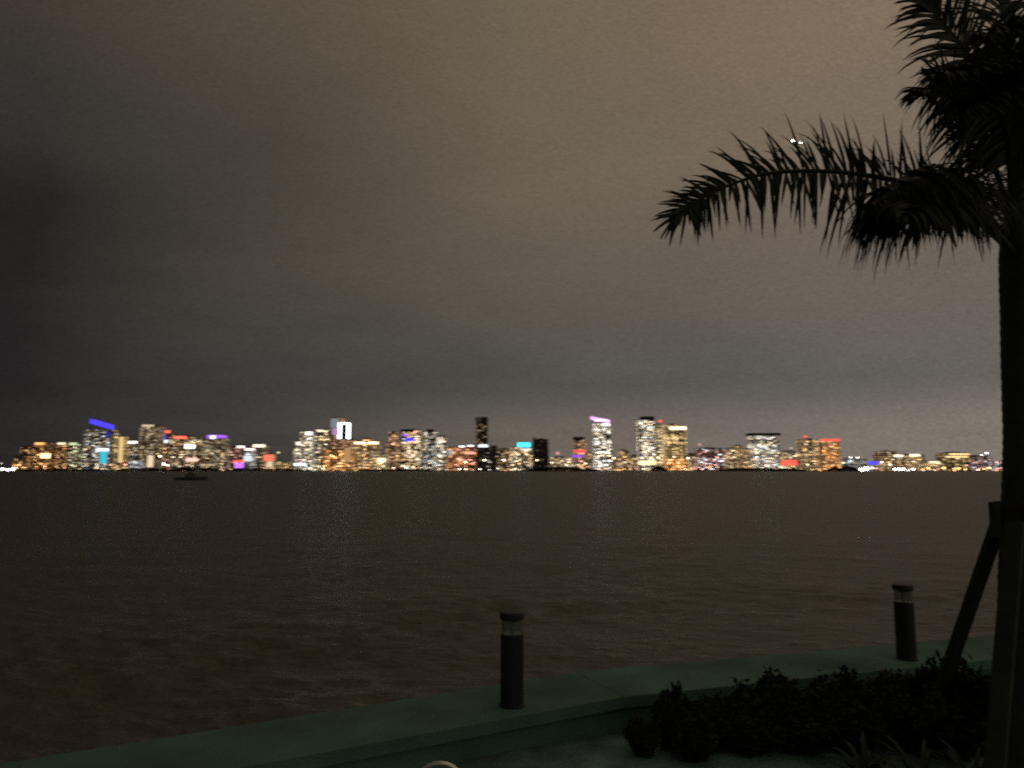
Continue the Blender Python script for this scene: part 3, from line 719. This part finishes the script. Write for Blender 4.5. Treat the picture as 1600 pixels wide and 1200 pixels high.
# --- right half
B(858, 893, 715, 3080, 'apartment_block', 'low row of dim tan flats with a red lamp, right of the black block', 'the low tan flats', TAN, 'cream', 'warm', .5, .5, 12, 1.6, fh=3.4, feat=[('beacon', 866, 876, 706, 711, 'pink', .9)])
B(898, 915, 688, 3020, 'apartment_tower', 'short tower with a dark disc roof and red and violet bands', 'the short banded tower', BRN, 'warm', 'pink', .5, .6, 8, 1.4, feat=[('dark', 896, 913, 683, 687, 'red', 0), ('sign', 896, 915, 703, 708, 'red', .9), ('panel', 893, 910, 711, 715, 'violet', .7)])
B(914, 930, 708, 3070, 'apartment_block', 'dim olive block hiding behind the purple crowned tower, to its left', 'the dim olive block', GRN, 'warm', 'cream', .4, .3, 5, .9)
B(928, 955, 662, 2980, 'apartment_tower', 'white windowed tower with a bright purple crown', 'the purple crowned tower', (.05, .045, .05), 'white', 'cream', .5, 1.2, 40, 2.6, bay=10, feat=[('wedge', 924, 953, 651, 661, 'lilac', 1.5), ('panel', 929, 950, 656, 659, 'lilac', 3), ('bar', 940, 953, 662, 666, 'white', 1.8)])
B(955, 987, 716, 2970, 'apartment_block', 'low brown block with scattered lamps between two tall bright towers', 'the low brown block', BRN, 'warm', 'cream', .5, .6, 10, 2.0, extra=[(968, 982, 704)])
B(985, 998, 712, 3080, 'apartment_block', 'dim narrow low block left of the tallest dark topped tower', 'the dim narrow block', GRN, 'warm', 'cream', .4, .4, 3, 1.2)
B(998, 1023, 656, 2990, 'apartment_tower', 'tallest white windowed tower with an unlit dark top', 'the tall dark topped tower', (.05, .045, .045), 'cream', 'white', .5, 1.0, 36, 2.4, bay=10, feat=[('dark', 1003, 1023, 651, 657, 'red', 0), ('panel', 997, 1024, 720, 726, 'yellow', 1.8)])
B(1024, 1037, 664, 3030, 'apartment_tower', 'thin yellowish tower with a red beacon between the two tallest right towers', 'the thin red beaconed tower', GRN, 'yellow', 'cream', .5, .6, 10, 1.5, feat=[('glow', 1034, 1038.5, 664, 724, 'cream', .35), ('beacon', 1028, 1036, 656, 661, 'red', 1.3)])
B(1040, 1072, 669, 2990, 'apartment_tower', 'golden lit tower with a broad cream roof band', 'the golden lit tower', TAN, 'yellow', 'warm', .6, .8, 36, 1.8, extra=[(1042, 1062, 664)], feat=[('bar', 1046, 1072, 667, 672, 'cream', 2.2)])
B(1040, 1073, 717, 2880, 'podium_building', 'orange lit low building on the shore before the golden tower', 'the orange lit low building', (.35, .22, .14), 'orange', 'warm', .75, .9, 16, 1.8, fh=4)
B(1072, 1091, 710, 3060, 'apartment_block', 'small tan block with a white lamp, right of the golden tower', 'the small tan block', TAN, 'warm', 'cream', .45, .45, 5, 1.4)
B(1090, 1131, 701, 3000, 'apartment_block', 'wide greyish block with a red beacon on a post at its left corner', 'the red beaconed wide block', (.13, .12, .12), 'pink', 'cool', .5, .7, 22, 2.0, feat=[('beacon', 1090, 1096, 693, 697, 'pink', .8)])
B(1128, 1178, 704, 3020, 'apartment_block', 'long tan terraced block with a small raised middle', 'the tan terraced block', TAN, 'warm', 'cream', .6, .55, 30, 1.5, extra=[(1148, 1162, 697), (1134, 1168, 701)])
B(1175, 1216, 681, 2990, 'apartment_tower', 'tower with dark overhanging flat roof and white windows', 'the overhanging roofed tower', (.10, .095, .10), 'cream', 'cool', .5, .75, 30, 1.8, feat=[('dark', 1172, 1219, 677, 681, 'red', 0)])
B(1214, 1252, 706, 3060, 'apartment_block', 'low dim block with a red lit shopfront on the shore', 'the red shopfront block', GRN, 'cream', 'warm', .5, .45, 12, 1.5, feat=[('panel', 1218, 1243, 719, 727, 'red', 1.2), ('beacon', 1233, 1237, 699, 702, 'cream', .8)])
B(1252, 1279, 687, 3020, 'apartment_tower', 'tan half of the wide pair of blocks, with a red lamp on top', 'the tan paired block', TAN, 'warm', 'cream', .55, .5, 18, 1.3, feat=[('beacon', 1255, 1261, 680, 685, 'red', 1.1)])
B(1280, 1311, 689, 3000, 'apartment_tower', 'orange lit half of the wide pair of blocks, with a red roof line', 'the orange paired block', (.36, .22, .15), 'orange', 'warm', .7, .62, 28, 1.4, feat=[('bar', 1281, 1311, 686, 690, 'red', 1.1)])
B(1309, 1352, 718, 3000, 'low_building', 'low grey green sheds at the right end of the tall buildings', 'the low grey green sheds', GRN, 'cool', 'cream', .5, .35, 6, 1.2, fh=4, feat=[('panel', 1353, 1368, 721, 726, 'blue', 1.5)])
B(1373, 1442, 711, 3050, 'warehouse', 'long low brown building with white lamps on its roof', 'the long brown building', BRN, 'warm', 'cream', .55, .5, 20, 1.5, fh=4, extra=[(1376, 1400, 706)], feat=[('bar', 1394, 1408, 711, 714, 'cream', 2.6), ('bar', 1419, 1434, 710, 713, 'cream', 2.4)])
B(1443, 1470, 721, 3000, 'low_building', 'low dim building with a cream lit front, right of the long brown one', 'the low cream fronted building', GRN, 'warm', 'cream', .5, .5, 6, 1.6, fh=4, feat=[('bar', 1448, 1464, 721, 724, 'cream', 1.6)])
B(1472, 1512, 708, 3040, 'parking_garage', 'open parking garage with lines of yellow light on each deck', 'the yellow lined garage', (.2, .18, .14), 'yellow', 'warm', .5, .4, 4, 1.4, fh=4, feat=[('sign', 1480, 1511, 709, 711, 'yellow', 1.6), ('sign', 1474, 1509, 713, 715, 'yellow', 1.6)])
B(1512, 1546, 713, 3060, 'low_building', 'pinkish grey low building left of the palm trunk', 'the pinkish grey building', (.28, .22, .22), 'pink', 'cool', .5, .35, 6, 1.0, fh=4)
B(1547, 1600, 721, 3020, 'low_building', 'low dim building half hidden behind the palm trunk', 'the low building by the palm trunk', GRY, 'cool', 'pink', .5, .5, 8, 1.4, fh=4)

# ------------------------------------------------------------------ causeway bridge
m_conc = simple('bridge_concrete', (.06, .055, .05), .9, .2, .05, 0)
YB = 2600.0; kb = YB/F
bx0, bx1 = (664 - 800)*kb, (848 - 800)*kb
bridge = thing('bridge', 'low dark causeway bridge crossing before the middle of the skyline', 'bridge', ((bx0 + bx1)/2, YB, 0))
zb = HC + (735 - 726.6)*kb; half = (bx1 - bx0)/2
bm = bmesh.new()
segs = 24; prevv = None
for i in range(segs + 1):
    u = -1 + 2*i/segs; zc = zb - 11*max(0, abs(u) - .25)**1.6
    ring = [bm.verts.new((u*half, yy, zc + dz)) for yy, dz in ((-8, -2.2), (8, -2.2), (8, 0), (-8, 0))]
    if prevv:
        for j in range(4): bm.faces.new((prevv[j], prevv[(j+1) % 4], ring[(j+1) % 4], ring[j]))
    prevv = ring
bm_obj('deck', bm, m_conc, bridge)
for i in range(2, segs - 1, 2):
    u = -1 + 2*i/segs; zc = zb - 11*max(0, abs(u) - .25)**1.6 - 2.25
    if zc > 1: box('pier', u*half - 1.2, u*half + 1.2, -6, 6, -3, zc, m_conc, bridge)

# ------------------------------------------------------------------ dark mangrove banks (one mass each)
m_mang = simple('mangrove_leaf', (.018, .02, .012), .9, .4, .05, 0)
m_mud = simple('mangrove_mud', (.02, .018, .013), .9, .3, .05, 0)
def mangrove(x0, x1, ytop, Y, label_seed, lump=1.0):
    rnd = random.Random(label_seed); k = Y/F; X0, X1 = (x0 - 800)*k, (x1 - 800)*k; H = (735.8 - ytop)*k
    bm = bmesh.new(); cx, hw = (X0 + X1)/2, (X1 - X0)/2
    N_ = 26; top = []
    lo = [bm.verts.new((cx + hw*1.03*math.cos(2*math.pi*i/N_), Y + 30 + 26*math.sin(2*math.pi*i/N_), -1)) for i in range(N_)]
    hi = [bm.verts.new((cx + hw*math.cos(2*math.pi*i/N_), Y + 30 + 23*math.sin(2*math.pi*i/N_), 1.0)) for i in range(N_)]
    for i in range(N_): bm.faces.new((lo[i], lo[(i+1) % N_], hi[(i+1) % N_], hi[i]))
    bm.faces.new(hi); bm_obj('island', bm, m_mud, kind='structure')
    v = []; f = []
    n = int(min(5200, 500 + (X1 - X0)*H*.9))
    for i in range(n):
        xx = rnd.uniform(-1, 1); env = (1 - abs(xx)**4)*(.62 + .38*noise.noise(Vector((xx*hw/22*lump, label_seed, 0)))+ .15*noise.noise(Vector((xx*hw/7, label_seed, 4))))
        yy = rnd.uniform(-20, 20); zz = 1 + max(.3, H*env*(1 - (yy/30)**2))*rnd.random()**.55
        p = Vector((cx + xx*hw, Y + 30 + yy, zz)); d = Vector((rnd.gauss(0, 1), rnd.gauss(0, 1), rnd.gauss(0, .6))).normalized(); e = d.cross(Vector((rnd.gauss(0, 1), rnd.gauss(0, 1), rnd.gauss(0, 1)))).normalized()
        s_ = rnd.uniform(.7, 1.9); b_ = len(v)
        v += [p - d*s_ - e*s_*.6, p + d*s_ - e*s_*.5, p + d*s_*.8 + e*s_*.7, p - d*s_*.9 + e*s_*.5]; f.append((b_, b_+1, b_+2, b_+3))
    py_obj('mangrove_trees', [tuple(q) for q in v], f, m_mang, kind='stuff')
mangrove(178, 262, 728.5, 2700, 3); mangrove(262, 340, 726.5, 2600, 4); mangrove(20, 176, 730.5, 2720, 5)
mangrove(345, 480, 729.5, 2700, 6); mangrove(822, 918, 724.5, 2350, 7); mangrove(905, 940, 730.5, 2600, 8)
mangrove(1018, 1043, 723, 2500, 9); mangrove(1122, 1225, 728, 2550, 10); mangrove(1205, 1262, 729.5, 2600, 11)
mangrove(1294, 1346, 724.5, 2550, 12); mangrove(560, 680, 731, 2740, 13)

# ------------------------------------------------------------------ lamps along the far shore and on the causeway
LAMP_ME = {}
bm = bmesh.new(); add_lathe(bm, [(.22, 0), (.12, 1.0)], 6); pole_me = bpy.data.meshes.new('pole'); bm.to_mesh(pole_me); bm.free(); pole_me.materials.append(m_darkm)
lamps = [ # px, py, colour, strength, radius in photo pixels
 (4,733,'white',9,1.5),(12,734,'ice',8,1.5),(20,733,'cool',9,1.8),(26,731,'white',5,.6),(2,724,'white',3,.5),(57,729,'orange',3,.7),(70,729,'orange',4,.8),(80,735,'orange',1.4,.6),(90,731,'orange',2,.6),
 (101,731,'pink',2.5,.6),(118,728,'yellow',2,.7),(126,724,'green',1.4,.7),(135,727,'yellow',2.2,.6),(143,736,'pink',1.2,.5),(151,726,'cream',2.6,.7),(165,726,'ice',1.6,.6),(173,726,'pink',4,.7),(196,726,'pink',4.5,.8),(190,725,'red',1.4,.6),(210,732,'pink',2.4,.6),(221,734,'orange',1.8,.6),
 (250,713,'cream',8,1.0),(246,709,'warm',4,.6),(256,725,'white',9,1.2),(262,727,'cream',6,.9),(250,735,'warm',2.2,.6),(266,735,'pink',2.2,.6),(290,727,'pink',2.0,.6),(300,728,'cream',3,.6),(320,732,'warm',1.6,.6),(327,735,'pink',2.2,.6),(345,733,'pink',2.4,.6),(348,725,'yellow',2.2,.5),(361,733,'warm',2.0,.6),(380,733,'lilac',2.6,.6),
 (428,735,'cream',2.6,.6),(448,730,'orange',2.6,.6),(452,735,'warm',1.4,.5),(470,734,'white',3.5,.7),(471,722,'lilac',3,.7),(478,728,'ice',3.5,.7),(488,728,'green',2,.6),(490,735,'cool',1.6,.5),(505,732,'cream',5.5,.9),(520,713,'yellow',5,.7),(520,735,'orange',2.2,.6),(537,735,'orange',3,.6),(556,735,'yellow',2.4,.6),(578,735,'cream',2.0,.5),
 (597,722,'cream',5,.8),(615,731,'white',5,.7),(635,731,'cool',5,.8),(645,730,'white',3.6,.7),(659,731,'cream',3,.6),(672,724,'cream',3.6,.7),(684,727,'white',3,.6),(688,720,'cream',3.4,.7),(698,734,'cream',3.4,.6),(660,736,'warm',2,.5),
 (716,717,'cream',3.6,.7),(727,722,'cream',6,1.0),(740,723,'pink',3,.7),(757,719,'cream',7,1.0),(787,719,'cream',7.5,1.1),(776,713,'warm',2.5,.5),(812,719,'cream',3.4,.7),(820,722,'white',3,.6),(839,719,'cream',7,.9),
 (718,733,'white',5.5,.9),(728,733,'white',4.5,.8),(740,734,'cream',5,.8),(750,733,'white',4.5,.8),(765,734,'cool',2.5,.6),(778,732,'white',4.5,.7),(790,735,'pink',2.5,.6),(800,734,'cream',3.2,.7),(812,734,'cream',4,.7),(826,728,'cool',2.2,.6),(697,729,'red',1.4,.7),
 (863,723,'cream',4.5,.7),(889,722,'cream',4.5,.7),(885,727,'white',4.5,.7),(896,727,'cream',3,.6),(903,726,'cream',4,.7),(915,724,'cream',4.5,.8),(929,733,'warm',3,.6),(918,729,'pink',3,.6),
 (959,716,'cream',6,.9),(975,733,'warm',3,.7),(985,733,'orange',2.4,.6),(967,718,'warm',3,.6),(1003,716,'cream',4,.8),(1004,722,'yellow',5,1.0),(1016,722,'yellow',5,1.0),(1028,715,'cream',5,.8),(1027,733,'white',3.5,.7),(1034,736,'cream',2.5,.6),(1053,714,'cream',4,.8),(1045,723,'cream',3.6,.7),
 (1075,716,'white',6,.9),(1060,729,'orange',3.4,.8),(1050,733,'orange',2.6,.7),(1070,733,'cream',3,.7),(1082,733,'pink',2.2,.6),(1097,733,'white',5.5,.7),(1110,729,'orange',4.5,.7),(1121,730,'cream',3.4,.6),(1116,718,'white',3.4,.7),
 (1143,716,'cream',2.4,.6),(1185,724,'white',3.5,.6),(1196,727,'pink',3.4,.7),(1190,731,'cream',2.4,.6),(1225,729,'pink',3.4,.7),(1240,729,'yellow',3.4,.6),(1262,726,'yellow',5,.9),(1268,733,'green',1.8,.6),(1280,733,'cream',2.4,.6),(1292,733,'cream',2.0,.5),
 (1318,723,'cream',3.2,.6),(1329,715,'white',4,.6),(1340,715,'white',4,.6),(1346,734,'white',13,1.6),(1354,732,'white',13,1.8),(1362,731,'cool',7,.8),(1369,732,'pink',2.6,.6),(1378,722,'white',3.6,.5),(1391,726,'white',5,.7),(1398,733,'white',9,.9),(1405,733,'ice',10,1.0),(1412,733,'white',10,1.0),(1427,733,'white',7.5,.8),(1419,735,'cool',4,.6),
 (1450,731,'orange',5,.8),(1442,733,'orange',4,.6),(1474,731,'orange',4.5,.8),(1466,733,'red',1.6,.6),(1498,732,'orange',5,.9),(1491,735,'orange',3.6,.6),(1546,731,'orange',5.5,.9),(1538,733,'orange',4,.7),(1510,727,'pink',2,.7),(1542,708,'cool',6.5,.7),(1534,711,'white',4,.5),(1557,722,'pink',2.4,.6),(1566,722,'ice',2,.6)]
rl = random.Random(5)
for a_, c_, n_ in ((34, 176, 8), (270, 420, 12), (432, 560, 9), (562, 690, 8), (930, 1000, 6), (1042, 1120, 6), (1225, 1300, 6), (1440, 1562, 9)):
    for i_ in range(n_):
        lamps.append((round(a_ + (c_ - a_)*(i_ + rl.random()*.8)/n_, 1), round(rl.uniform(731.5, 735.5), 1), rl.choice(('warm', 'cream', 'pink', 'warm', 'orange')), rl.choice((2.0, 3.0, 4.0)), .6))
names = dict(warm='warm yellow', cream='cream', white='white', cool='cool white', ice='pale blue', orange='orange', red='red', pink='pink', yellow='yellow', green='greenish', lilac='lilac')
def near(px):
    best = min(SHORT, key=lambda s_: 0 if s_[0] <= px <= s_[1] and False else abs(px - (s_[0] + s_[1])/2)); return best[2]
keyed = {}
for L_ in lamps: keyed.setdefault((names[L_[2]], near(L_[0])), []).append(L_)
ORD = ['left', 'middle', 'right']
for (cn, place), ls in keyed.items():
    ls.sort()
    for i, (px, py, c, st, rp) in enumerate(ls):
        if len(ls) == 1: lab = '%s shore lamp glowing below %s' % (cn, place)
        elif len(ls) == 2: lab = '%s of two %s shore lamps below %s' % (('left', 'right')[i], cn, place)
        else: lab = '%s of %d %s shore lamps below %s' % (('leftmost', 'second', 'third', 'fourth', 'fifth', 'sixth', 'seventh', 'eighth', 'ninth', 'tenth')[i] if i < len(ls) - 1 else 'rightmost', len(ls), cn, place)
        Y = 2835.0 + (hash((px, py)) % 7); k = Y/F
        if 700 <= px <= 842 and py < 725: Y = YB - 14; k = Y/F
        p = at(px, py, Y)
        zl = max(p.z, ZL + 1.6 if Y > 2700 else 2)
        root = thing('shore_lamp', lab, 'lamp', (p.x, Y, ZL if Y > 2700 else -1), 'lamps along the far shore')
        zb_ = root.location.z
        po = link('pole', pole_me, parent=root); po.scale = (1, 1, max(.4, zl - zb_ - rp*k*.6))
        if px > 1300: st = st*1.6; rp *= 1.2
        st = round(st*1.5, 2)
        key = (c, st)
        if key not in LAMP_ME:
            bm = bmesh.new(); bmesh.ops.create_icosphere(bm, subdivisions=1, radius=1.0); me = bpy.data.meshes.new('lamp_globe'); bm.to_mesh(me); bm.free(); me.materials.append(em(c, st)); LAMP_ME[key] = me
        g_ = link('lamp_globe', LAMP_ME[key], parent=root, loc=(0, 0, zl - zb_)); g_.scale = (rp*k*1.25,)*3

# ------------------------------------------------------------------ moored boat, dark against the far water
YBt = hit(300, 750, 0).y
bl = 50/F*YBt; boat = thing('motor_boat', 'small unlit motor boat lying dark on the water before the left shore', 'boat', (at(300, 750, YBt).x, YBt, 0))
m_hull = simple('boat_hull', (.10, .10, .10), .5, .2, 1, 0)
bm = bmesh.new(); prevv = None
for i in range(13):
    u = i/12; hw_ = 1.55*(1 - max(0, u - .45)**2*3.2); xx = -bl/2 + bl*u; sh = .95 + .45*u**2
    ring = [bm.verts.new((xx, yy, zz)) for yy, zz in ((-hw_*.95, sh), (-hw_, sh*.8), (-hw_*.65, 0), (0, -.35), (hw_*.65, 0), (hw_, sh*.8), (hw_*.95, sh))]
    if prevv:
        for j in range(7): bm.faces.new((prevv[j], prevv[(j+1) % 7], ring[(j+1) % 7], ring[j]))
    else: bm.faces.new(list(reversed(ring)))
    prevv = ring
bm.faces.new(prevv); bmesh.ops.recalc_face_normals(bm, faces=bm.faces); bm_obj('hull', bm, m_hull, boat)
bm = bmesh.new(); add_box(bm, -bl*.22, bl*.16, -1.1, 1.1, 1.0, 2.1)
for v in bm.verts:
    if v.co.z > 1.5: v.co.x *= .85; v.co.y *= .85
bm_obj('cabin', bm, m_hull, boat)
box('flybridge', -bl*.12, bl*.07, -.8, .8, 2.12, 2.75, m_hull, boat)
bm = bmesh.new(); add_lathe(bm, [(.04, 2.77), (.02, 3.9)], 8); bm_obj('mast', bm, m_hull, boat)

# ------------------------------------------------------------------ airliner on approach, seen through the frond
YP = 2500.0; pp = at(1244, 224, YP)
plane = thing('airliner', 'distant airliner showing two bright landing lights beside the palm frond', 'airplane', pp)
m_ac = simple('aircraft_paint', (.30, .30, .31), .4, .1, .2, 0)
bm = bmesh.new(); prof = [(.15, -16), (1.2, -13.5), (1.75, -10), (1.75, 8), (1.2, 13), (.3, 17)]
add_lathe(bm, prof, 20); bmesh.ops.rotate(bm, verts=bm.verts, cent=(0, 0, 0), matrix=Matrix.Rotation(R(90), 3, 'X')); bm_obj('fuselage', bm, m_ac, plane, smooth=True)
for sd in (-1, 1):
    bm = bmesh.new()
    P = [(sd*1.6, -4, -.8), (sd*1.6, 3, -.8), (sd*16, 5.5, .6), (sd*16, 3.8, .6)]
    lo = [bm.verts.new((a, c, e - .12)) for a, c, e in P]; hi = [bm.verts.new((a, c, e + .12)) for a, c, e in P]
    bm.faces.new(lo); bm.faces.new(hi)
    for i in range(4): bm.faces.new((lo[i], lo[(i+1) % 4], hi[(i+1) % 4], hi[i]))
    bmesh.ops.recalc_face_normals(bm, faces=bm.faces); wing = bm_obj('wing', bm, m_ac, plane)
    bm = bmesh.new(); add_lathe(bm, [(.8, -2.4), (1.0, -1.5), (.7, 2)], 14); bmesh.ops.rotate(bm, verts=bm.verts, cent=(0, 0, 0), matrix=Matrix.Rotation(R(90), 3, 'X'))
    bmesh.ops.translate(bm, verts=bm.verts, vec=(sd*6, -2, -1.6)); bm_obj('engine', bm, m_ac, wing)
bm = bmesh.new()
P = [(12, 1.4), (16.5, 1.4), (17.5, 7), (15.5, 7)]
lo = [bm.verts.new((-.15, a, c)) for a, c in P]; hi = [bm.verts.new((.15, a, c)) for a, c in P]; bm.faces.new(lo); bm.faces.new(hi)
for i in range(4): bm.faces.new((lo[i], lo[(i+1) % 4], hi[(i+1) % 4], hi[i]))
bmesh.ops.recalc_face_normals(bm, faces=bm.faces); bm_obj('tail_fin', bm, m_ac, plane)
for px, py, rr_, st in ((1238, 221, 2.6, 26), (1250, 224, 1.7, 18)):
    bm = bmesh.new(); bmesh.ops.create_icosphere(bm, subdivisions=2, radius=rr_)
    q = at(px, py, YP) - pp; bm_obj('landing_light', bm, em('pink' if False else 'white', st), plane, (q.x, -5.5, q.z))
